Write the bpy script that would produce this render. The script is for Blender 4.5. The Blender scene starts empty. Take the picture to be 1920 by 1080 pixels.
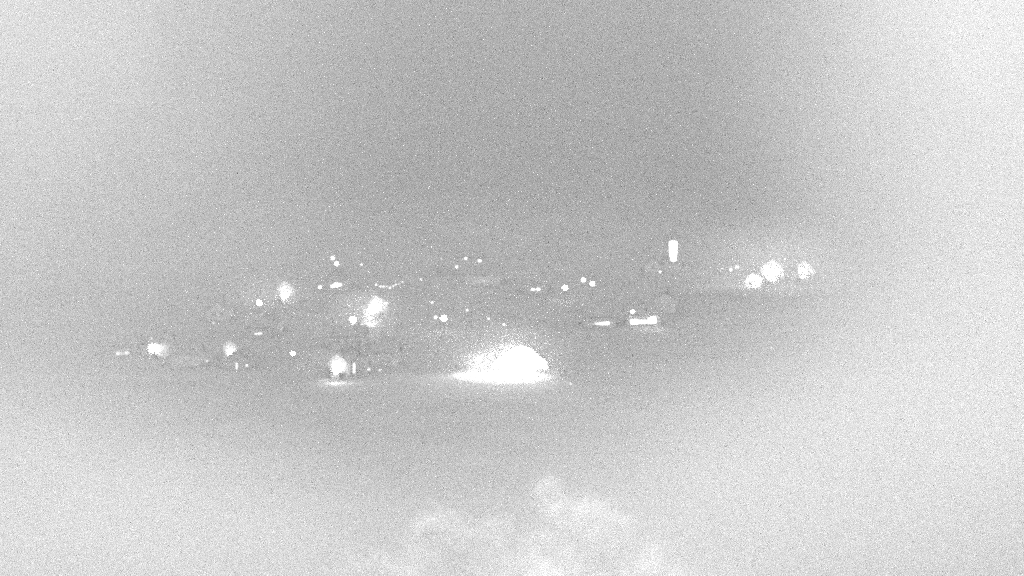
import bpy, bmesh, math, random
from mathutils import Vector, noise, Matrix

R = math.radians
scene = bpy.context.scene
C = scene.collection

# ------------------------------------------------------------------ camera
CAM = Vector((0.0, 0.0, 45.0))
PITCH = -3.0
HFOV = 30.0
F = 960.0 / math.tan(R(HFOV / 2))            # focal length in photograph pixels (1920 wide)
cam_data = bpy.data.cameras.new('camera')
cam_data.sensor_width = 36.0
cam_data.angle = R(HFOV)
cam_data.clip_start = 0.5
cam_data.clip_end = 6000.0
cam_data.dof.use_dof = True
cam_data.dof.focus_distance = 560.0
cam_data.dof.aperture_fstop = 0.16
cam = bpy.data.objects.new('camera', cam_data)
cam.location = CAM
cam.rotation_euler = (R(90 + PITCH), 0, 0)
C.objects.link(cam)
scene.camera = cam

# ------------------------------------------------------------------ night sky: even overcast, seen by a colourless camera
world = bpy.data.worlds.new('World')
scene.world = world
world.use_nodes = True
wn = world.node_tree
bg = wn.nodes['Background']
bg.inputs['Color'].default_value = (1, 1, 1, 1)
bg.inputs['Strength'].default_value = 0.15

# ------------------------------------------------------------------ exposure and sampling (a very long night exposure: coarse grain is left in)
vs = scene.view_settings
vs.view_transform = 'Standard'
vs.look = 'None'
vs.exposure = 3.70
vs.gamma = 1.0
vs.use_curve_mapping = False
cy = scene.cycles
cy.use_denoising = False
cy.use_adaptive_sampling = True
cy.adaptive_threshold = 0.015
cy.adaptive_min_samples = 24
cy.max_bounces = 10
cy.diffuse_bounces = 6
cy.glossy_bounces = 1
cy.transmission_bounces = 2
cy.transparent_max_bounces = 8
cy.volume_bounces = 8
cy.volume_step_rate = 6.0
cy.volume_max_steps = 64
cy.sample_clamp_indirect = 2.0
cy.use_light_tree = False
cy.pixel_filter_type = 'BLACKMAN_HARRIS'
cy.filter_width = 2.6
HAZE_COL, HAZE_DENS = 0.78, 0.00092
MISTS = [  # mist added to brighten the view edges and to halo the lamps
    # px, py, radii px, distance, depth, density
    (-350, -20, 1250, 1150, 150, 90, 0.013, 'bank of mist added to brighten the left edge of the view'),
    (2300, 150, 1050, 1400, 150, 90, 0.030, 'tall bank of mist added to brighten the right edge of the view'),
    (950, 1330, 1700, 760, 140, 80, 0.016, 'low mist added over the near slope to brighten the bottom of the view'),
    (-50, 1290, 1050, 800, 160, 90, 0.031, 'thick mist added to brighten the lower left corner'),
    (1950, 1260, 1300, 900, 160, 90, 0.042, 'thick wide mist added to brighten the lower right corner'),
    (1440, 500, 210, 120, 590, 40, 0.016, 'thin wisp of mist added for a halo round the bright row at the right', 'wisps of mist added for lamp halos'),
    (945, 668, 190, 85, 468, 40, 0.009, 'thin wisp of mist added for a halo over the lit yard', 'wisps of mist added for lamp halos'),
    (685, 585, 100, 60, 545, 28, 0.016, 'thin wisp of mist added for a halo round the slanting lit front', 'wisps of mist added for lamp halos'),
    (628, 690, 90, 50, 490, 26, 0.014, 'thin wisp of mist added for a halo round the lit drive', 'wisps of mist added for lamp halos'),
    (515, 558, 110, 55, 575, 26, 0.016, 'thin wisp of mist added for a halo round the egg shaped lit front', 'wisps of mist added for lamp halos'),
]
P_YARD, P_HALL, P_BIG, P_MID, P_LOW, P_DRIVE = 6500.0, 3500.0, 1500.0, 420.0, 170.0, 160.0
P_NEAR = 560.0
S_STAIR, S_WIN = 1.4, 0.9

random.seed(7)

# ------------------------------------------------------------------ materials (the camera sees no colour: every surface is a neutral grey)
def mat(name, v, rough=0.85, spread=0.25, scale=3.0, bump=0.15, metal=0.0, trans=0.0):
    m = bpy.data.materials.new(name)
    m.use_nodes = True
    nt = m.node_tree
    p = nt.nodes['Principled BSDF']
    tc = nt.nodes.new('ShaderNodeTexCoord')
    nz = nt.nodes.new('ShaderNodeTexNoise')
    nz.inputs['Scale'].default_value = scale
    nz.inputs['Detail'].default_value = 4.0
    rp = nt.nodes.new('ShaderNodeValToRGB')
    lo, hi = v * (1 - spread), min(0.9, v * (1 + spread))
    rp.color_ramp.elements[0].color = (lo, lo, lo, 1)
    rp.color_ramp.elements[1].color = (hi, hi, hi, 1)
    rp.color_ramp.elements[0].position = 0.3
    rp.color_ramp.elements[1].position = 0.7
    nt.links.new(tc.outputs['Object'], nz.inputs['Vector'])
    nt.links.new(nz.outputs['Fac'], rp.inputs['Fac'])
    nt.links.new(rp.outputs['Color'], p.inputs['Base Color'])
    p.inputs['Roughness'].default_value = rough
    p.inputs['Metallic'].default_value = metal
    p.inputs['Specular IOR Level'].default_value = 0.2
    if bump:
        b = nt.nodes.new('ShaderNodeBump')
        b.inputs['Strength'].default_value = bump
        nt.links.new(nz.outputs['Fac'], b.inputs['Height'])
        nt.links.new(b.outputs['Normal'], p.inputs['Normal'])
    if trans:
        tr = nt.nodes.new('ShaderNodeBsdfTranslucent')
        mx = nt.nodes.new('ShaderNodeMixShader')
        mx.inputs['Fac'].default_value = trans
        nt.links.new(rp.outputs['Color'], tr.inputs['Color'])
        nt.links.new(p.outputs[0], mx.inputs[1])
        nt.links.new(tr.outputs[0], mx.inputs[2])
        nt.links.new(mx.outputs[0], nt.nodes['Material Output'].inputs['Surface'])
    return m

def glow(name, strength):
    m = bpy.data.materials.new(name)
    m.use_nodes = True
    nt = m.node_tree
    nt.nodes.clear()
    out = nt.nodes.new('ShaderNodeOutputMaterial')
    em = nt.nodes.new('ShaderNodeEmission')
    em.inputs['Color'].default_value = (1, 1, 1, 1)
    em.inputs['Strength'].default_value = strength
    nt.links.new(em.outputs[0], out.inputs['Surface'])
    m.cycles.emission_sampling = 'NONE'                 # each lamp carries a light of its own
    return m

def vol(name, v, dens, aniso, sampling='DISTANCE'):
    m = bpy.data.materials.new(name)
    m.use_nodes = True
    nt = m.node_tree
    nt.nodes.clear()
    out = nt.nodes.new('ShaderNodeOutputMaterial')
    pv = nt.nodes.new('ShaderNodeVolumePrincipled')
    pv.inputs['Color'].default_value = (v, v, v, 1)
    pv.inputs['Density'].default_value = dens
    pv.inputs['Anisotropy'].default_value = aniso
    nt.links.new(pv.outputs[0], out.inputs['Volume'])
    m.cycles.volume_sampling = sampling
    return m

def land(name):
    """pale meadow round the village, darker conifer wood on the mountain above it"""
    m = mat(name, 0.18, 0.95, 0.12, 0.05, 0.0)
    nt = m.node_tree
    p = nt.nodes['Principled BSDF']
    meadow = p.inputs['Base Color'].links[0].from_socket
    tc = nt.nodes.new('ShaderNodeTexCoord')
    sep = nt.nodes.new('ShaderNodeSeparateXYZ')
    nt.links.new(tc.outputs['Object'], sep.inputs[0])
    def math_node(op, a, b):
        n = nt.nodes.new('ShaderNodeMath')
        n.operation = op
        for i, v in enumerate((a, b)):
            if isinstance(v, (int, float)):
                n.inputs[i].default_value = v
            else:
                nt.links.new(v, n.inputs[i])
        return n.outputs[0]
    nz = nt.nodes.new('ShaderNodeTexNoise')
    nz.inputs['Scale'].default_value = 0.02
    nz.inputs['Detail'].default_value = 5.0
    nt.links.new(tc.outputs['Object'], nz.inputs['Vector'])
    right = math_node('MULTIPLY', math_node('MAXIMUM', math_node('SUBTRACT', sep.outputs['X'], 30.0), 0.0), 0.45)
    edge = math_node('ADD', math_node('ADD', sep.outputs['Y'], right), math_node('MULTIPLY', nz.outputs['Fac'], 60.0))
    mr = nt.nodes.new('ShaderNodeMapRange')
    mr.interpolation_type = 'SMOOTHSTEP'
    mr.inputs['From Min'].default_value = 700.0
    mr.inputs['From Max'].default_value = 850.0
    nt.links.new(edge, mr.inputs['Value'])
    mx = nt.nodes.new('ShaderNodeMix')
    mx.data_type = 'RGBA'
    nt.links.new(mr.outputs['Result'], mx.inputs[0])
    nt.links.new(meadow, mx.inputs[6])
    mx.inputs[7].default_value = (0.11, 0.11, 0.11, 1)  # painted darker to dim the upper part of the view
    nt.links.new(mx.outputs[2], p.inputs['Base Color'])
    return m

M = {
    'ground': land('meadow_darkened_uphill'),
    'gravel': mat('pale_gravel', 0.30, 0.9, 0.2, 0.6, 0.2),
    'render': mat('pale_wall_render', 0.48, 0.9, 0.12, 0.8),
    'stone': mat('grey_stone_wall', 0.22, 0.9, 0.3, 1.6),
    'dull': mat('dull_wall_render', 0.36, 0.9, 0.25, 1.0),
    'roof': mat('roof_tile', 0.19, 0.8, 0.3, 2.0),
    'sheet': mat('roof_sheet', 0.12, 0.6, 0.2, 0.5),
    'frame': mat('painted_frame', 0.35, 0.6, 0.1, 3.0),
    'wood': mat('dark_timber', 0.16, 0.8, 0.3, 4.0),
    'glass': mat('unlit_glass', 0.25, 0.3, 0.2, 2.0, 0.0),
    'metal': mat('dark_painted_steel', 0.05, 0.55, 0.15, 5.0, 0.05),
    'bark': mat('bark', 0.08, 0.95, 0.35, 5.0, 0.4),
    'pale_bark': mat('pale_bark', 0.55, 0.9, 0.3, 5.0, 0.3),
    'leaf': mat('dark_leaf', 0.12, 0.8, 0.4, 0.7, 0.0, trans=0.35),
    'pale_leaf': mat('pale_leaf', 0.84, 0.8, 0.06, 0.5, 0.0, trans=0.45),
}
def lamp_glow(s):
    key = 'glow_%g' % s
    if key not in M:
        M[key] = glow('lit_%g' % s, s)
    return M[key]

# ------------------------------------------------------------------ terrain
PROFILE = [(-250, 60), (-20, 44.2), (0, 43.2), (12, 41), (40, 27), (60, 20.5), (80, 14), (150, 5), (250, 0.2), (425, 0), (488, 0.6),
           (560, 8), (700, 24), (770, 42), (850, 90), (950, 170), (1050, 240), (1150, 275), (2500, 285)]  # steep mountain added to screen the bright sky above the village
def terr(x, y):
    z = PROFILE[-1][1]
    if y <= PROFILE[0][0]:
        z = PROFILE[0][1]
    else:
        for (a, za), (b, zb) in zip(PROFILE, PROFILE[1:]):
            if y <= b:
                z = za + (zb - za) * (y - a) / (b - a)
                break
    k = min(1.0, max(0.0, (y - 500) / 150.0))
    z += k * (2.2 * noise.noise((x / 90.0, y / 90.0, 3.1)) + 0.008 * x)
    k2 = min(1.0, max(0.0, (y - 900) / 400.0))
    z += k2 * 22 * noise.noise((x / 320.0, y / 320.0, 9.7))
    return z

def ray(px, py):
    v = Vector(((px - 960.0) / F, (540.0 - py) / F, -1.0))
    return (cam.rotation_euler.to_matrix() @ v).normalized()

def at(px, py, h=0.0, start=200.0):
    """Ground point below the place where the sight line through (px, py) is h metres above the terrain."""
    d = ray(px, py)
    t = start
    while t < 2400:
        p = CAM + d * t
        if p.z <= terr(p.x, p.y) + h:
            break
        t += 0.5
    return Vector((p.x, p.y, terr(p.x, p.y)))

# ------------------------------------------------------------------ builders
class MB:
    def __init__(self):
        self.v, self.f = [], []
    def quad_prism(self, pts, y0, y1):
        """outline pts (x, z), counter-clockwise seen from -Y, extruded from y0 (front) to y1"""
        n, b = len(pts), len(self.v)
        self.v += [(x, y0, z) for x, z in pts] + [(x, y1, z) for x, z in pts]
        self.f.append(tuple(range(b, b + n)))
        self.f.append(tuple(range(b + 2 * n - 1, b + n - 1, -1)))
        for i in range(n):
            j = (i + 1) % n
            self.f.append((b + i, b + n + i, b + n + j, b + j))
        return self
    def box(self, lo, hi):
        return self.quad_prism([(lo[0], lo[2]), (hi[0], lo[2]), (hi[0], hi[2]), (lo[0], hi[2])], lo[1], hi[1])
    def tube(self, pts, rad, n=8):
        """tube along points with a radius for each point"""
        b = len(self.v)
        for k, p in enumerate(pts):
            p = Vector(p)
            a = Vector(pts[max(0, k - 1)])
            c = Vector(pts[min(len(pts) - 1, k + 1)])
            d = (c - a).normalized()
            u = d.cross(Vector((0, 0, 1)))
            if u.length < 1e-3:
                u = Vector((1, 0, 0))
            u.normalize()
            w = d.cross(u)
            for i in range(n):
                t = 2 * math.pi * i / n
                self.v.append(tuple(p + (u * math.cos(t) + w * math.sin(t)) * rad[k]))
        for k in range(len(pts) - 1):
            for i in range(n):
                j = (i + 1) % n
                self.f.append((b + k * n + i, b + k * n + j, b + (k + 1) * n + j, b + (k + 1) * n + i))
        self.f.append(tuple(range(b + n - 1, b - 1, -1)))
        e = b + (len(pts) - 1) * n
        self.f.append(tuple(range(e, e + n)))
        return self
    def lathe(self, prof, n=12):
        """profile of (radius, z) about the Z axis"""
        return self.tube([(0, 0, z) for r, z in prof], [max(r, 0.001) for r, z in prof], n)
    def build(self, name, m, parent=None, loc=None):
        me = bpy.data.meshes.new(name)
        me.from_pydata(self.v, [], self.f)
        me.materials.append(m)
        bm = bmesh.new()
        bm.from_mesh(me)
        bmesh.ops.recalc_face_normals(bm, faces=bm.faces)
        bm.to_mesh(me)
        bm.free()
        o = bpy.data.objects.new(name, me)
        C.objects.link(o)
        if parent is not None:
            o.parent = parent
        if loc is not None:
            o.location = loc
        return o

def sphere_mb(r, z, n=14, rings=8, squash=1.0):
    return [(r * math.sin(math.pi * k / rings), z - r * squash * math.cos(math.pi * k / rings)) for k in range(rings + 1)]

def thing(name, label, cat, loc, rz=0.0, group=None):
    o = bpy.data.objects.new(name, None)
    C.objects.link(o)
    o.location = loc
    o.rotation_euler = (0, 0, rz)
    o['label'] = label
    o['category'] = cat
    if group:
        o['group'] = group
    return o

def point_light(parent, loc, watts, radius=0.15):
    l = bpy.data.lights.new('lamp_light', 'POINT')
    l.energy = watts
    l.shadow_soft_size = radius
    o = bpy.data.objects.new('lamp_light', l)
    C.objects.link(o)
    o.parent = parent
    o.location = loc
    return o

def spot_light(parent, loc, target, watts, angle=70, blend=1.0, radius=0.12):
    l = bpy.data.lights.new('flood_light', 'SPOT')
    l.energy = watts
    l.spot_size = R(angle)
    l.spot_blend = blend
    l.shadow_soft_size = radius
    o = bpy.data.objects.new('flood_light', l)
    C.objects.link(o)
    o.parent = parent
    o.location = loc
    o.rotation_euler = (Vector(target) - Vector(loc)).to_track_quat('-Z', 'Y').to_euler()
    return o

# ------------------------------------------------------------------ ground: one sheet from behind the camera to the added mountain
def axis(stops):
    out = []
    for (a, b, s) in stops:
        k = max(1, round((b - a) / s))
        out += [a + (b - a) * i / k for i in range(k)]
    return out + [stops[-1][1]]
gx = axis([(-1300, -300, 100), (-300, 300, 10), (300, 1300, 100)])
gy = axis([(-250, 0, 25), (0, 100, 4), (100, 420, 16), (420, 800, 8), (800, 1600, 25), (1600, 2500, 100)])
gm = MB()
for y in gy:
    for x in gx:
        gm.v.append((x, y, terr(x, y)))
nx = len(gx)
for j in range(len(gy) - 1):
    for i in range(nx - 1):
        gm.f.append((j * nx + i, j * nx + i + 1, (j + 1) * nx + i + 1, (j + 1) * nx + i))
ground = gm.build('ground', M['ground'])
ground['kind'] = 'structure'

# the floodlit yard: a gravel sheet with a ragged oval rim
Y0 = at(948, 703)
ym = MB()
ring = []
for k in range(48):
    a = 2 * math.pi * k / 48
    r = 1 + 0.05 * noise.noise((math.cos(a) * 2, math.sin(a) * 2, 0.4))
    x, y = Y0.x + 13.0 * r * math.cos(a), Y0.y + 21 * r * math.sin(a)
    ring.append((x, y))
ym.v.append((Y0.x, Y0.y, terr(Y0.x, Y0.y) + 0.05))
for fr in (0.5, 1.0):
    for (x, y) in ring:
        xx, yy = Y0.x + (x - Y0.x) * fr, Y0.y + (y - Y0.y) * fr
        ym.v.append((xx, yy, terr(xx, yy) + 0.05))
for k in range(48):
    n2 = (k + 1) % 48
    ym.f.append((0, 1 + k, 1 + n2))
    ym.f.append((1 + k, 49 + k, 49 + n2, 1 + n2))
yard = ym.build('yard', M['gravel'])
yard['kind'] = 'structure'

# ------------------------------------------------------------------ air: even night haze, and mist added for brighter view edges and lamp halos
hz = MB().box((-1330, -280, -3), (1330, 2550, 330)).build('haze', vol('night_haze', HAZE_COL, HAZE_DENS, 0.55))
hz['kind'] = 'stuff'
hz['label'] = 'thin even night haze filling the whole valley'
hz['category'] = 'haze'

def mist(px, py, rpx, rpy, dist, depth, dens, label, group='mist banks added to brighten the view edges'):
    """closed body of even mist, thickest in its middle and thinning to nothing at its rim; place and size read at dist metres"""
    k = dist / F
    c = CAM + ray(px, py) * (dist / ray(px, py).y)
    rx, rz = rpx * k, rpy * k
    m = MB()
    rings, seg = 14, 56
    sgn = (px * 0.013, py * 0.017, dist * 0.01)
    def put(r, a, side):
        x, z = c.x + rx * r * math.cos(a), c.z + rz * r * math.sin(a)
        t = depth * 0.5 * (1 - r * r) ** 2.4
        t *= 1 + 0.35 * noise.noise((sgn[0] + 2.2 * r * math.cos(a), sgn[1] + 2.2 * r * math.sin(a), sgn[2])) + 0.18 * noise.noise((sgn[0] + 6 * r * math.cos(a), sgn[1] + 6 * r * math.sin(a), 4.0))
        m.v.append((x, c.y + side * t, max(z, -2.0 + 0.001 * r)))
    for side in (-1, 1):
        b = len(m.v)
        put(0, 0, side)
        for q in range(1, rings):
            for j in range(seg):
                put(q / rings, 2 * math.pi * j / seg, side)
        for j in range(seg):
            n2 = (j + 1) % seg
            m.f.append((b, b + 1 + j, b + 1 + n2) if side < 0 else (b, b + 1 + n2, b + 1 + j))
            for q in range(rings - 2):
                o0, o1 = b + 1 + q * seg, b + 1 + (q + 1) * seg
                fc = (o0 + j, o1 + j, o1 + n2, o0 + n2)
                m.f.append(fc if side < 0 else fc[::-1])
    rim = len(m.v)
    for j in range(seg):
        put(1.0, 2 * math.pi * j / seg, 0)
    half = 1 + (rings - 1) * seg
    l0 = 1 + (rings - 2) * seg
    for j in range(seg):
        n2 = (j + 1) % seg
        m.f.append((l0 + j, rim + j, rim + n2, l0 + n2))
        m.f.append((half + l0 + n2, rim + n2, rim + j, half + l0 + j))
    o = m.build('added_mist', vol('mist', 1.0, dens, 0.3, 'MULTIPLE_IMPORTANCE' if group.startswith('wisps') else 'DISTANCE'))
    o['kind'] = 'stuff'
    o['label'] = label
    o['category'] = 'mist'
    o['group'] = group
for args in MISTS:
    mist(*args)
# ------------------------------------------------------------------ houses
def window_part(parent, x, z, w, h, y, lit, axis_side=False):
    """window > frame bars, pane, sill; lit is 0 (dark glass) or the strength of the light inside"""
    o = MB().box((x - w / 2, y - 0.03, z - h / 2), (x + w / 2, y - 0.02, z + h / 2)).build('window', lamp_glow(lit) if lit else M['glass'], parent)
    fr = MB()
    t = 0.06
    fr.box((x - w / 2 - t, y - 0.07, z - h / 2 - t), (x - w / 2, y + 0.02, z + h / 2 + t))
    fr.box((x + w / 2, y - 0.07, z - h / 2 - t), (x + w / 2 + t, y + 0.02, z + h / 2 + t))
    fr.box((x - w / 2, y - 0.07, z + h / 2), (x + w / 2, y + 0.02, z + h / 2 + t))
    fr.box((x - w / 2, y - 0.07, z - h / 2 - t), (x + w / 2, y + 0.02, z - h / 2))
    fr.box((x - 0.025, y - 0.06, z - h / 2), (x + 0.025, y - 0.031, z + h / 2))
    fr.build('frame', M['frame'], o)
    MB().box((x - w / 2 - 0.12, y - 0.16, z - h / 2 - t - 0.06), (x + w / 2 + 0.12, y + 0.02, z - h / 2 - t - 0.002)).build('sill', M['stone'], o)
    return o

def door_part(parent, x, w, h, y, lit=0):
    o = MB().box((x - w / 2, y - 0.05, 0.05), (x + w / 2, y - 0.02, h)).build('door', lamp_glow(lit) if lit else M['wood'], parent)
    fr = MB()
    fr.box((x - w / 2 - 0.1, y - 0.08, 0), (x - w / 2, y + 0.02, h + 0.1))
    fr.box((x + w / 2, y - 0.08, 0), (x + w / 2 + 0.1, y + 0.02, h + 0.1))
    fr.box((x - w / 2, y - 0.08, h), (x + w / 2, y + 0.02, h + 0.1))
    fr.build('frame', M['frame'], o)
    MB().tube([(x + w * 0.35, y - 0.12, 1.0), (x + w * 0.35, y - 0.12, 1.15)], [0.02, 0.02], 6).build('handle', M['metal'], o)
    return o

def house(label, base, w=8.0, d=9.0, h=5.2, rise=2.8, rz=0.0, gable_front=True, wall='dull', windows=(), doors=(), chimney=True, group='houses on the hillside', name='house'):
    t = thing(name, label, 'house', base, rz, group)
    # local frame: front wall in the plane y = 0, facing the camera side (-Y)
    if gable_front:
        MB().quad_prism([(-w / 2, -2.5), (w / 2, -2.5), (w / 2, h), (0, h + rise), (-w / 2, h)], 0, d).build('wall', M[wall], t)
        e, th = 0.22, 0.14
        k = rise / (w / 2)
        pts = [(-w / 2 - e, h - e * k), (0, h + rise), (w / 2 + e, h - e * k), (w / 2 + e, h - e * k + th), (0, h + rise + th + 0.05), (-w / 2 - e, h - e * k + th)]
        pts = [(x, z + 0.01) for x, z in pts]
        rf = MB()
        rf.quad_prism([pts[0], pts[1], pts[4], pts[5]], -0.4, d + 0.4)
        rf.quad_prism([pts[1], pts[2], pts[3], pts[4]], -0.4, d + 0.4)
        roof = rf.build('roof', M['roof'], t)
        cpos = (w * 0.2, d * 0.6)
        ctop = h + rise + 0.7
    else:
        m = MB()
        b = [(0, -2.5), (d, -2.5), (d, h), (d / 2, h + rise), (0, h)]
        n = len(b)
        m.v = [(-w / 2, y, z) for y, z in b] + [(w / 2, y, z) for y, z in b]
        m.f = [tuple(range(n)), tuple(range(2 * n - 1, n - 1, -1))] + [(i, n + i, n + (i + 1) % n, (i + 1) % n) for i in range(n)]
        m.build('wall', M[wall], t)
        e, th = 0.22, 0.14
        k = rise / (d / 2)
        pr = [(-e, h - e * k), (d / 2, h + rise), (d + e, h - e * k), (d + e, h - e * k + th), (d / 2, h + rise + th + 0.05), (-e, h - e * k + th)]
        m = MB()
        for q in ((0, 1, 4, 5), (1, 2, 3, 4)):
            b0 = len(m.v)
            m.v += [(-w / 2 - 0.4, pr[i][0], pr[i][1] + 0.01) for i in q] + [(w / 2 + 0.4, pr[i][0], pr[i][1] + 0.01) for i in q]
            m.f += [(b0, b0 + 1, b0 + 2, b0 + 3), (b0 + 7, b0 + 6, b0 + 5, b0 + 4)] + [(b0 + i, b0 + 4 + i, b0 + 4 + (i + 1) % 4, b0 + (i + 1) % 4) for i in range(4)]
        roof = m.build('roof', M['roof'], t)
        cpos = (w * 0.28, d * 0.62)
        ctop = h + rise + 0.8
    if chimney:
        cx, cyy = cpos
        MB().box((cx - 0.35, cyy - 0.3, ctop - 2.2), (cx + 0.35, cyy + 0.3, ctop)).box((cx - 0.42, cyy - 0.37, ctop), (cx + 0.42, cyy + 0.37, ctop + 0.12)).build('chimney', M['stone'], roof)
    for (x, z, ww, hh, lit) in windows:
        window_part(t, x, z, ww, hh, 0.0, lit)
    for (x, ww, hh, lit) in doors:
        door_part(t, x, ww, hh, 0.0, lit)
    return t

# ------------------------------------------------------------------ lamps
def globe_lamp(px, py, label, h=4.0, r=0.28, s=40.0, watts=60.0, group='globe lamps on posts'):
    """post-top lamp: foot, pole, glowing globe, cap"""
    b = at(px, py, h)
    t = thing('globe_lamp', label, 'street lamp', b, 0, group)
    MB().lathe([(0.16, -0.3), (0.16, 0.25), (0.09, 0.4)], 10).build('foot', M['metal'], t)
    MB().lathe([(0.07, 0.4), (0.05, h - r - 0.08)], 8).build('pole', M['metal'], t)
    MB().lathe([(0.09, h - r - 0.08), (0.13, h - r + 0.02)], 10).build('collar', M['metal'], t)
    g = MB().lathe(sphere_mb(r, h), 14).build('globe', lamp_glow(s), t)
    MB().lathe([(r * 0.5, h + r * 0.93), (r * 0.3, h + r * 1.15), (0.02, h + r * 1.25)], 10).build('cap', M['metal'], t)
    if watts >= 90:
        point_light(t, (0, -r - 0.05, h - r - 0.3), watts, r * 0.7)
    return t

def arm_lamp(px, py, label, h=6.0, r=0.3, s=40.0, watts=60.0, side=1, group='arm lamps along the lanes'):
    """street lamp with a bent arm and a glowing lens under its head"""
    b = at(px, py, h)
    b = Vector((b.x - side * 1.2, b.y, terr(b.x - side * 1.2, b.y)))
    t = thing('street_lamp', label, 'street lamp', b, 0, group)
    MB().tube([(0, 0, -0.3), (0, 0, h - 0.9)], [0.1, 0.06], 8).build('pole', M['metal'], t)
    MB().tube([(0, 0, h - 0.9), (side * 0.25, 0, h - 0.1), (side * 0.8, 0, h + 0.15)], [0.05, 0.045, 0.04], 8).build('arm', M['metal'], t)
    hd = MB().quad_prism([(side * 1.2 - r * 1.3, h + 0.12), (side * 1.2 + r * 1.3, h + 0.12), (side * 1.2 + r * 0.9, h + 0.27), (side * 1.2 - r * 0.9, h + 0.27)], -r * 0.8, r * 0.8).build('lamp_head', M['metal'], t)
    m = MB().lathe(sphere_mb(r, h, squash=0.8), 14).build('lens', lamp_glow(s), hd)
    m.location = (side * 1.2, 0, -r * 0.2)
    if watts >= 90:
        point_light(t, (side * 1.2, -r - 0.05, h - r - 0.25), watts, r * 0.7)
    return t

def floodlight(base, target, label, h=1.2, watts=300.0, angle=75, s=0, group='floodlights'):
    """short post with a tilted housing and its front glass, aimed at target (world)"""
    t = thing('floodlight', label, 'floodlight', base, 0, group)
    MB().tube([(0, 0, -0.3), (0, 0, h - 0.15)], [0.06, 0.05], 8).build('post', M['metal'], t)
    d = (Vector(target) - (base + Vector((0, 0, h)))).normalized()
    q = d.to_track_quat('-Y', 'Z').to_euler()
    hs = MB().quad_prism([(-0.25, -0.16), (0.25, -0.16), (0.25, 0.16), (-0.25, 0.16)], -0.05, 0.14).build('housing', M['metal'], t)
    hs.location = (0, 0, h)
    hs.rotation_euler = q
    MB().box((-0.22, -0.065, -0.13), (0.22, -0.053, 0.13)).build('glass', lamp_glow(s or 3.0), hs)
    spot_light(t, Vector((0, 0, h)) + d * 0.15, Vector(target) - base, watts, angle)
    return t

# ------------------------------------------------------------------ trees
def leaf_mesh(name, clumps, per, size, m, parent, rnd, soft=False):
    mb = MB()
    for (c, r) in clumps:
        for _ in range(per):
            v = Vector((rnd.gauss(0, 1), rnd.gauss(0, 1), rnd.gauss(0, 1))).normalized() * r * (rnd.random() ** 0.45 if not soft else abs(rnd.gauss(0, 0.6)))
            p = Vector(c) + v
            a = Vector((rnd.gauss(0, 1), rnd.gauss(0, 1), rnd.gauss(0, 1))).normalized()
            u = a.orthogonal().normalized()
            w = a.cross(u)
            s = size * rnd.uniform(0.6, 1.3)
            b = len(mb.v)
            mb.v += [tuple(p - u * s), tuple(p + w * s * 0.55), tuple(p + u * s), tuple(p - w * s * 0.55)]
            mb.f.append((b, b + 1, b + 2, b + 3))
    me = bpy.data.meshes.new(name)
    me.from_pydata(mb.v, [], mb.f)
    me.materials.append(m)
    o = bpy.data.objects.new(name, me)
    C.objects.link(o)
    o.parent = parent
    return o

def tree(label, base, height, clumps, per, size, leaf, group, seed=1, trunk_r=0.22, limbs=99):
    rnd = random.Random(seed)
    t = thing('tree', label, 'tree', base, 0, group)
    top = max(c[2] for c, r in clumps[-limbs:]) - 0.5
    tk = MB()
    mid = height * 0.45
    tk.tube([(0, 0, -0.6), (0.06, 0, mid * 0.5), (-0.05, 0.05, mid), (0.05, 0, top)], [trunk_r * 1.4, trunk_r, trunk_r * 0.8, 0.04], 9)
    for (c, r) in clumps[-limbs:]:
        s = mid * rnd.uniform(0.7, 1.1)
        e = Vector(c)
        tk.tube([(0, 0, min(s, e.z - 0.3)), tuple(e * 0.5 + Vector((0, 0, (min(s, e.z) + e.z) * 0.27))), tuple(e)], [trunk_r * 0.45, trunk_r * 0.28, 0.03], 6)
    tk.build('trunk', M['pale_bark' if leaf == 'pale_leaf' else 'bark'], t)
    leaf_mesh('crown', clumps, per, size, M[leaf], t, rnd, leaf == 'pale_leaf')
    return t

def round_crown(h, rx, rz, n, r, seed):
    rnd = random.Random(seed)
    out = []
    for _ in range(n):
        v = Vector((rnd.gauss(0, 1), rnd.gauss(0, 1), rnd.gauss(0, 1))).normalized() * (rnd.random() ** 0.5)
        out.append(((v.x * rx, v.y * rx, h - rz + v.z * rz), r * rnd.uniform(0.7, 1.25)))
    return out

# ------------------------------------------------------------------ the floodlit hall and its yard
hb = at(975, 691)
hall = thing('hall', 'brightly floodlit gabled hall standing at the back of the big lit yard', 'hall', hb)
MB().quad_prism([(-6.9, -1.5), (6.9, -1.5), (6.9, 1.5), (2.6, 4.7), (0.4, 5.3), (-1.6, 4.9), (-6.9, 1.3)], 0, 16).build('wall', M['render'], hall)
rm = MB()
prof = [(-7.3, 1.02), (-1.65, 5.0), (0.4, 5.42), (2.68, 4.8), (7.3, 1.2)]
for (a, b) in zip(prof, prof[1:]):
    rm.quad_prism([a, b, (b[0], b[1] + 0.14), (a[0], a[1] + 0.14)], -0.25, 16.4)
rm.build('roof', M['sheet'], hall)
dr = MB().box((-1.8, -0.06, 0.02), (1.8, -0.02, 3.2)).build('door', M['frame'], hall)
for k in range(6):
    MB().box((-1.78, -0.085, 0.06 + k * 0.525), (1.78, -0.065, 0.54 + k * 0.525)).build('panel', M['frame'], dr)
for x in (-3.6, 3.6):
    window_part(hall, x, 1.5, 1.0, 1.1, 0.0, 3.0)
MB().box((-0.35, -0.3, 3.7), (0.35, -0.02, 3.95)).build('wall_lamp', lamp_glow(20.0), hall)

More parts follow.
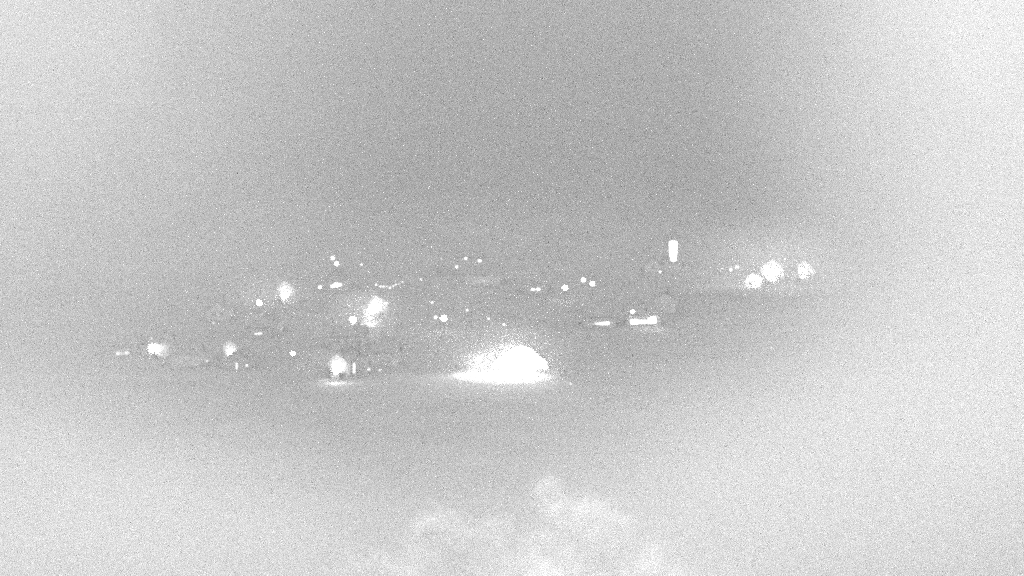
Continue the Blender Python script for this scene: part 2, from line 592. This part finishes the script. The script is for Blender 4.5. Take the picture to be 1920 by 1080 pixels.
def mast(px, py, label, target, h=8.0, watts=900.0, angle=140):
    b = at(px, py)
    t = thing('floodlight_mast', label, 'floodlight', b, 0, 'masts on the lit yard')
    MB().tube([(0, 0, -0.4), (0, 0, h)], [0.14, 0.08], 8).build('pole', M['metal'], t)
    MB().box((-0.3, -0.06, h), (0.3, 0.06, h + 0.12)).build('crossbar', M['metal'], t)
    d = (Vector(target) - (b + Vector((0, 0, h)))).normalized()
    hd = MB().box((-0.4, -0.1, -0.25), (0.4, 0.12, 0.25)).build('lamp_head', M['metal'], t)
    hd.location = (0, 0, h - 0.3)
    hd.rotation_euler = d.to_track_quat('-Y', 'Z').to_euler()
    MB().box((-0.35, -0.118, -0.2), (0.35, -0.104, 0.2)).build('glass', lamp_glow(6.0), hd)
    spot_light(t, Vector((0, 0, h - 0.3)) + d * 0.2, Vector(target) - b, watts, angle, 0.8, 0.2)
    return t
fw = hb + Vector((0, 0, 2.2))
mast(898, 699, 'shorter floodlight mast at the left end of the lit yard', at(893, 705), 3.6, P_YARD * 0.14, 120)
mast(986, 699, 'tall floodlight mast in front of the hall on the lit yard', Y0 + Vector((0.6, -1.0, 0)), 6.2, P_YARD)
bb = hb + Vector((0.5, -8.0, 0))
bb.z = terr(bb.x, bb.y) + 0.05
floodlight(bb, fw + Vector((0, 0, 0.2)), 'low floodlight in the yard aimed at the front of the hall', 0.8, P_HALL, 120)

# ------------------------------------------------------------------ floodlit house fronts
def flood_house(px, py, hc, label, flabel, watts, off=(0.0, -4.0), aim=(0, 0), angle=82, fh=0.7, **kw):
    b = at(px, py, hc)
    t = house(label, b, **kw)
    fb = b + Vector((off[0], off[1], 0))
    fb.z = terr(fb.x, fb.y)
    floodlight(fb, b + Vector((aim[0], 0, hc + aim[1])), flabel, fh, watts, angle)
    return t, b

def driveway(pts, label_name='driveway'):
    """gravel strip on the ground through pixel corners"""
    m = MB()
    n = 6
    c = [at(*p) for p in pts]
    for i in range(n + 1):
        for j in range(n + 1):
            u, v = i / n, j / n
            p = (c[0] * (1 - u) + c[1] * u) * (1 - v) + (c[3] * (1 - u) + c[2] * u) * v
            m.v.append((p.x, p.y, terr(p.x, p.y) + 0.12))
    for i in range(n):
        for j in range(n):
            k = i * (n + 1) + j
            m.f.append((k, k + n + 1, k + n + 2, k + 1))
    o = m.build(label_name, M['gravel'])
    o['kind'] = 'structure'
    return o

DARK = [(-2.4, 3.9, 0.9, 1.1, 0), (2.4, 3.9, 0.9, 1.1, 0)]
flood_house(1447, 517, 3.2, 'house with the tallest floodlit front in the bright row at the right', 'floodlight on the grass before the tallest lit front', P_BIG * 1.1, off=(-0.2, -1.5), aim=(0.2, 1), angle=130, fh=1.3, w=7.5, h=5.4, rise=3.0, wall='render', windows=[(-2.9, 4.2, 0.7, 0.9, 0), (2.9, 4.2, 0.7, 0.9, 0)])
flood_house(1417, 525, 2.0, 'low outbuilding with a slanting lit wall left of the tallest lit front', 'floodlight beside the low slanting lit wall', P_MID * 3.4, off=(2.3, -0.9), aim=(-1.8, -1), angle=104, fh=2.6, w=6.5, h=2.6, rise=2.2, wall='render', chimney=False)
flood_house(1506, 514, 2.6, 'house with a smaller round lit front at the far right of the village', 'floodlight before the rightmost lit house front', P_MID * 1.8, off=(-0.8, -1.1), aim=(0.6, 0.6), angle=110, fh=1.2, w=6.8, h=4.6, rise=2.6, wall='render', windows=[(-2.5, 3.6, 0.7, 0.9, 0)])
flood_house(632, 691, 2.4, 'narrow house with floodlit front above a lit drive', 'floodlight by the lit drive of the narrow house', P_MID * 0.6, off=(-1.1, -0.9), aim=(0.7, 1.2), angle=84, fh=0.5, w=4.6, h=4.0, rise=2.0, wall='render')
driveway([(592, 719), (646, 712), (660, 703), (612, 707)])
arm_lamp(629, 699, 'street lamp over the lit drive of the narrow house', 2.4, 0.2, 3, P_DRIVE, 1)
flood_house(703, 579, 2.6, 'house with a slanting floodlit front left of the village centre', 'floodlight beside the slanting lit house front', P_MID * 3.5, off=(-2.9, -0.9), aim=(1.2, 1.5), angle=66, fh=0.6, w=7.0, h=4.2, rise=2.6, wall='render')
driveway([(678, 609), (708, 609), (714, 601), (684, 601)])
arm_lamp(694, 596, 'street lamp over the short lit drive beside the slanting lit front', 2.0, 0.2, 2, 90, 1)
flood_house(283, 656, 2.0, 'broad house with a hazy lit front at the far left of the village', 'floodlight before the leftmost lit house', P_LOW * 1.4, off=(-0.4, -1.1), aim=(0.6, 0), angle=130, fh=1.5, w=9.0, h=3.6, rise=2.4, gable_front=False, wall='render')
flood_house(431, 662, 2.2, 'slim house with an upright lit front behind a slit of light', 'floodlight before the slim upright lit house', P_LOW * 1.3, off=(0, -0.8), aim=(0.15, 1.5), angle=76, fh=0.4, w=3.6, h=4.2, rise=1.6, wall='render', chimney=False)
flood_house(534, 553, 2.8, 'tall house with an egg shaped lit front in the upper left', 'floodlight under the egg shaped lit front', P_LOW * 2.8, off=(-0.5, -1), aim=(0.2, 1.2), angle=84, fh=0.8, w=6.0, h=4.8, rise=2.4, wall='render')

# ------------------------------------------------------------------ shrubs added to break up the round lit patches
for i, (px, py, hc, dx, dy, hh, rx, lb) in enumerate([
    (1447, 517, 3.2, -2.1, -3.0, 2.6, 0.9, 'dark shrub added to break up the left edge of the tallest lit front'),
    (1447, 517, 3.2, 2.3, -2.6, 4.3, 0.8, 'dark young tree added to break up the right edge of the tallest lit front'),
    (1417, 525, 2.0, -1.9, -2.4, 1.7, 1.0, 'dark low shrub added to break up the slanting lit wall of the outbuilding'),
    (1506, 514, 2.6, 1.5, -2.4, 3.4, 0.7, 'dark young tree added to break up the rightmost lit house front'),
    (1506, 514, 2.6, -1.6, -2.6, 1.9, 0.8, 'dark low shrub added to break up the rightmost lit house front'),
    (632, 691, 2.4, 1.3, -2.2, 1.7, 0.7, 'dark shrub added to break up the light at the right foot of the narrow house'),
    (632, 691, 2.4, -1.5, -2.4, 3.0, 0.6, 'dark young tree added to break up the light at the left edge of the narrow house'),
    (703, 579, 2.6, 1.6, -2.2, 1.9, 0.9, 'dark shrub added to break up the lower right of the slanting lit front'),
    (283, 656, 2.0, 1.5, -2.4, 2.0, 0.8, 'dark shrub added to break up the leftmost lit house front'),
    (534, 553, 2.8, -1.4, -2.4, 2.4, 0.7, 'dark shrub added to break up the left foot of the egg shaped lit front')]):
    b = at(px, py, hc) + Vector((dx, dy, 0))
    b.z = terr(b.x, b.y)
    tree(lb, b, hh, round_crown(hh, rx, hh * 0.42, 9, 0.5, 60 + i), 34, 0.17, 'leaf', 'shrubs added to break up the lit fronts', 80 + i, 0.08)

# ------------------------------------------------------------------ houses with lit windows
def lit_house(px, py, hc, label, windows, doors=(), **kw):
    """house whose front has its point at height hc on the sight line; window x, z are metres from that point"""
    b = at(px, py, hc)
    return house(label, b, windows=[(x, z + hc, w, h, s) for (x, z, w, h, s) in windows], doors=doors, **kw)

# tower house with a tall lit stair window
tb = at(1262, 497)
tower = house('tall slim house with an upright lit stair window of five panes', tb, w=5.5, d=7, h=9.2, rise=2.0, wall='dull', windows=[(-1.95, 6.8, 0.6, 1.1, 0), (-1.95, 2.8, 0.6, 1.1, 0)])
sw = MB().box((-1.2, -0.06, 1.4), (1.2, -0.03, 7.95)).build('stair_window', M['frame'], tower)
for k in range(5):
    z0 = 1.5 + k * 1.28
    a = 0.5 if k == 0 else (0.15 if k == 1 else 0.0)
    MB().box((-1.1 + a, -0.10, z0), (1.1 - (0.2 if k < 2 else 0), -0.07, z0 + 1.2)).build('pane', lamp_glow(S_STAIR), sw)
MB().box((-1.4, -0.3, 1.1), (1.4, -0.03, 1.38)).build('sill', M['stone'], sw)

lit_house(1206, 603, 1.3, 'long low house with three wide lit windows beside a globe lamp', [(-2.5, -0.1, 1.9, 1.1, S_WIN), (-0.1, -0.1, 2.2, 0.8, S_WIN * 0.7), (2.5, 0.2, 2.0, 1.2, S_WIN * 1.3)], w=10, h=3.4, rise=2.6, gable_front=False)
lit_house(1125, 607, 1.2, 'low house with a thin band of lit panes, dimmer to its left', [(-2.1, -0.05, 1.2, 0.4, 0.06), (-0.8, 0.0, 1.2, 0.5, 0.15), (0.5, 0.0, 1.2, 0.6, 0.35), (1.9, 0.1, 1.3, 0.6, 0.6)], w=9, h=3.2, rise=2.4, gable_front=False)
lit_house(1004, 543, 1.4, 'house with two small lit windows side by side in the middle of the village', [(-0.85, 0, 0.7, 0.45, 0.45), (0.95, 0.05, 0.8, 0.45, 0.6), (0.05, -0.02, 0.5, 0.35, 0.2)], w=7, h=3.2, rise=2.4, gable_front=False)
lit_house(880, 495, 3.2, 'big house high on the hill with four scattered lit windows', [(-1.2, 1.75, 0.5, 0.5, 0.7), (3.4, 1.0, 0.8, 0.5, 0.6), (-4.2, -1.0, 0.5, 0.5, 0.5), (1.7, -1.5, 0.5, 0.6, 0.6)], w=11, d=9, h=5.6, rise=3.2, gable_front=False)
lit_house(1376, 503, 2.2, 'house with two lit windows left of the bright row of fronts', [(-1.0, -0.4, 0.9, 0.9, 0.25), (1.1, 0.35, 1.0, 0.7, 0.3)], w=7, h=4.2, rise=2.6)
lit_house(660, 687, 1.6, 'house with a narrow lit doorway right of the lit drive', [(-1.3, 0.2, 0.7, 0.9, 0.1), (-2.4, -0.5, 0.6, 0.6, 0.25)], [(0.5, 0.36, 2.2, 0.35)], w=7, h=4.0, rise=2.6)
lit_house(446, 683, 1.2, 'small shed with a lit door standing ajar below the slim house', [(2.2, -0.3, 0.35, 0.4, 0.4)], [(-0.3, 0.22, 1.5, 0.3)], w=5.5, h=2.8, rise=1.8, chimney=False)
lit_house(230, 663, 1.4, 'house with a dim broken band of windows at the far left end', [(-1.2, -0.1, 0.9, 0.7, 0.13), (-0.1, -0.05, 0.7, 0.6, 0.09), (1.0, 0.1, 0.9, 0.8, 0.12)], w=7, h=3.4, rise=2.4, gable_front=False)
lit_house(484, 626, 1.2, 'low cottage with one thin dim window strip', [(-0.5, -0.05, 0.9, 0.3, 0.2), (0.5, 0.05, 0.9, 0.3, 0.35)], w=6.5, h=3.0, rise=2.2, gable_front=False)
lit_house(630, 535, 1.6, 'house with a ragged lit window row under a pair of globe lamps', [(-1.1, -0.3, 0.9, 0.7, 0.5), (0.1, 0.05, 1.1, 1.0, 0.9), (1.3, 0.15, 0.8, 0.7, 0.5)], w=8, h=3.8, rise=2.6)
lit_house(347, 677, 1.4, 'cottage with faint windows between two lit fronts at the left', [(-1.0, -0.2, 1.1, 0.9, 0.035), (0.6, 0.1, 1.0, 0.9, 0.03)], w=6.5, h=3.2, rise=2.4, gable_front=False, wall='render')
lit_house(905, 527, 1.4, 'house with a faint wide window band in the upper centre', [(-1.5, -0.1, 1.4, 1.0, 0.045), (0.1, 0.0, 1.4, 1.0, 0.05), (1.7, -0.05, 1.4, 0.9, 0.04), (4.0, -0.2, 0.9, 0.5, 0.04)], w=11, h=3.4, rise=2.6, gable_front=False, wall='render')
lit_house(502, 615, 1.6, 'cottage with two barely lit windows above the thin dim strip', [(-0.9, -0.2, 1.1, 0.9, 0.03), (0.6, 0.3, 1.0, 1.0, 0.03)], w=6.5, h=3.4, rise=2.4, wall='render')
lit_house(722, 675, 1.4, 'cottage with barely lit windows right of the lit doorway', [(-1.0, 0.0, 1.1, 0.8, 0.025), (0.6, 0.1, 1.0, 0.9, 0.028)], w=6.5, h=3.2, rise=2.4, gable_front=False, wall='render')

lit_house(408, 588, 2.0, 'pale cottage with dark windows on the upper left slope', [(-1.2, 0.0, 0.8, 0.9, 0), (1.2, 0.0, 0.8, 0.9, 0)], w=6, h=3.4, rise=2.2, wall='render')
lit_house(652, 642, 1.8, 'long grey house with three dark windows between the slanting front and the lit drive', [(-2.4, 0.0, 0.8, 0.9, 0), (0, 0, 0.8, 0.9, 0), (2.4, 0.0, 0.8, 0.9, 0)], w=9, h=3.4, rise=2.4, gable_front=False, wall='dull')
lit_house(1247, 573, 2.2, 'pale gabled house added as a faint glow behind the right end of the long low house', [(-1.1, 0.3, 0.7, 0.9, 0), (1.1, 0.3, 0.7, 0.9, 0)], w=6, h=4.0, rise=2.4, wall='render')  # added house whose pale wall stands in for a faint glow
lit_house(1224, 501, 1.8, 'small pale cottage with a dark window left of the stair window', [(0.2, 0.1, 0.7, 0.8, 0)], w=4.5, h=3.0, rise=2.0, wall='render', chimney=False)

# ------------------------------------------------------------------ lamps on posts
for (px, py, h, r, s, w, lb) in [
    (549, 663, 3.6, 0.36, 6, 0, 'single crisp globe lamp standing alone left of the lit drive'),
    (486, 568, 4.0, 0.6, 5, 0, 'bright globe lamp left of the egg shaped lit front'),
    (662, 600, 3.8, 0.7, 5, 90, 'bright globe lamp at the left foot of the slanting lit front'),
    (1060, 540, 4.0, 0.52, 6, 0, 'globe lamp lowest of the three by the village middle'),
    (1094, 525, 4.0, 0.48, 1.5, 0, 'globe lamp highest of the three by the village middle'),
    (1111, 532, 4.0, 0.48, 2.5, 0, 'globe lamp rightmost of the three by the village middle'),
    (624, 484, 4.5, 0.40, 1.5, 0, 'upper globe lamp of the pair above the ragged window row'),
    (631, 495, 4.2, 0.46, 2, 0, 'lower globe lamp of the pair above the ragged window row'),
    (832, 597, 4.0, 0.62, 5, 0, 'bright globe lamp with a small lantern at its left'),
    (1186, 585, 4.6, 0.36, 2, 0, 'globe lamp standing over the left end of the long low house'),
    (600, 539, 3.5, 0.34, 1.2, 0, 'small globe lamp left of the ragged window row'),
    (1225, 599, 3.0, 0.65, 3, 0, 'globe lamp at the right end of the long low house')]:
    globe_lamp(px, py, lb, h, r, s, w)

for (px, py, h, r, s, w, side, lb) in [
    (678, 496, 5.0, 0.22, 0.6, 0, 1, 'tiny street lamp high on the hill right of the globe pair'),
    (789, 524, 5.0, 0.17, 0.6, 0, -1, 'tiny street lamp right of the string of bulbs'),
    (828, 485, 5.0, 0.20, 0.2, 0, 1, 'faint street lamp left of the big house high on the hill'),
    (810, 567, 5.0, 0.20, 0.8, 0, 1, 'small street lamp above the bright globe and its lantern'),
    (876, 582, 5.0, 0.20, 0.5, 0, -1, 'small street lamp right of the bright globe and its lantern'),
    (725, 568, 5.0, 0.24, 0.4, 0, 1, 'small street lamp above the right edge of the slanting lit front'),
    (1238, 510, 5.0, 0.26, 0.6, 0, 1, 'small street lamp below and left of the lit stair window'),
    (1472, 486, 6.0, 0.26, 0.6, 0, 1, 'small street lamp above the tallest lit front'),
    (284, 634, 6.0, 0.30, 0.12, 0, 1, 'faint street lamp above the leftmost lit house front')]:
    arm_lamp(px, py, lb, h, r, s, w, side)

for (px, py, r, s, lb) in [
    (817, 595, 0.26, 0.9, 'small garden lantern just left of the bright centre globe lamp'),
    (877, 681, 0.5, 0.06, 'pale dim garden lantern just above the left end of the lit yard'),
    (916, 598, 0.15, 0.4, 'tiny garden lantern well above the lit yard, left of its hall'),
    (945, 609, 0.2, 0.5, 'tiny garden lantern directly above the floodlit hall'),
    (692, 693, 0.24, 0.2, 'nearer of two dim garden lanterns right of the lit doorway'),
    (712, 694, 0.22, 0.12, 'farther of two dim garden lanterns right of the lit doorway'),
    (430, 681, 0.20, 0.25, 'tiny garden lantern left of the shed with the lit door'),
    (388, 677, 0.28, 0.12, 'dim garden lantern between the faint cottage and the slim house'),
    (400, 606, 0.25, 0.12, 'dim garden lantern at the foot of the pale dark windowed cottage'),
    (1070, 697, 0.35, 0.06, 'dim garden lantern right of the tip of the lit yard'),
    (1070, 720, 0.18, 0.12, 'tiny garden lantern below the right tip of the lit yard')]:
    b = at(px, py, 1.1)
    t = thing('garden_lantern', lb, 'lantern', b, 0, 'garden lanterns')
    MB().lathe([(0.12, -0.2), (0.05, 0.05), (0.04, 0.85)], 8).build('post', M['metal'], t)
    MB().lathe([(r * 0.6, 0.86), (r, 1.0), (r, 1.25), (r * 0.7, 1.34)], 10).build('lantern_glass', lamp_glow(s), t)
    MB().lathe([(r * 1.15, 1.345), (0.03, 1.5)], 10).build('cap', M['metal'], t)

# ------------------------------------------------------------------ string of bulbs
pts = [(705, 533, .6), (713, 536.5, .5), (719, 537, .3), (725, 536.5, .3), (731, 539, .4), (737, 536, .25), (742, 533, .6), (748, 531.5, .12), (755, 528, .4)]
P = [at(x, y, 2.4) + Vector((0, 0, 2.4)) for x, y, s in pts]
d0 = sum((CAM - p).length for p in P) / len(P)
base = at(730, 536, 2.4)
st = thing('light_string', 'sagging string of small bulbs between two poles on the hill', 'string lights', base)
P = [CAM + ray(x, y) * (base + Vector((0, 0, 2.4)) - CAM).length for x, y, s in pts]
L = [p - base for p in P]
MB().tube([tuple(p + Vector((0, 0, 0.16))) for p in L], [0.02] * len(L), 5).build('cable', M['wood'], st)
for p in (L[0], L[-1]):
    gz = terr(base.x + p.x, base.y + p.y) - base.z
    MB().tube([(p.x, p.y, gz - 0.4), (p.x, p.y, p.z + 0.35)], [0.06, 0.05], 7).build('pole', M['wood'], st)
for p, (x, y, s) in zip(L, pts):
    b = MB().lathe(sphere_mb(random.uniform(0.14, 0.3), 0), 10).build('bulb', lamp_glow(s), st)
    b.location = p - Vector((0, 0, 0.1))

# ------------------------------------------------------------------ pale trees on the near slope, only their tops in view
def near_tree(label, tops, dist, group, seed):
    """tops: (px, py, radius in px) of the crown lobes; dist: metres from the camera"""
    cx = sum(t[0] for t in tops) / len(tops)
    b = CAM + ray(cx, 1080) * dist
    base = Vector((b.x, b.y, terr(b.x, b.y)))
    rnd = random.Random(seed)
    cl = []
    for (px, py, rp) in tops:
        p = CAM + ray(px, py) * (dist + rnd.uniform(-1.0, 1.0)) - base
        r = rp * dist / F
        for k in range(6):
            o = Vector((rnd.gauss(0, 1), rnd.gauss(0, 1.6), rnd.gauss(0, 1))) * r * 0.42
            cl.append((tuple(p + o), r * rnd.uniform(0.7, 1.1)))
    hgt = max(c[2] for c, r in cl)
    for k in range(16):                                   # the crown below the frame
        a = rnd.uniform(0, 2 * math.pi)
        rr = 2.6 * math.sqrt(rnd.random())
        cl.append(((rr * math.cos(a), rr * math.sin(a), hgt * rnd.uniform(0.42, 0.68)), rnd.uniform(0.5, 0.95)))
    t = tree(label, base, hgt, cl, 140, 0.065, 'pale_leaf', group, seed, 0.14, 16)
    return t
near_tree('larger pale leafy tree top at the bottom right of centre', [(1032, 925, 24), (1055, 965, 36), (1105, 975, 42), (1150, 985, 42), (1090, 1035, 60), (1170, 1040, 52), (1025, 1055, 50), (1135, 1080, 70), (1225, 1070, 55), (1290, 1080, 60), (1370, 1100, 60), (985, 1080, 60)], 62, 'pale trees on the near slope', 5)
near_tree('smaller pale leafy tree top at the bottom left of centre', [(808, 985, 30), (838, 1002, 34), (790, 1030, 40), (850, 1060, 44), (765, 1065, 42), (720, 1085, 50), (660, 1100, 44), (800, 1095, 48), (925, 1010, 34), (945, 1060, 48), (900, 1090, 40)], 66, 'pale trees on the near slope', 6)


nb = CAM + ray(985, 1300) * 52  # unseen floodlight added to lift the tree tops above the mist
nb.z = terr(nb.x, nb.y)
floodlight(nb, CAM + ray(1020, 1030) * 63, 'added floodlight below the view, brightening the two pale tree tops', 2.4, P_NEAR, 75, 0.6, group='added floodlights below the view')
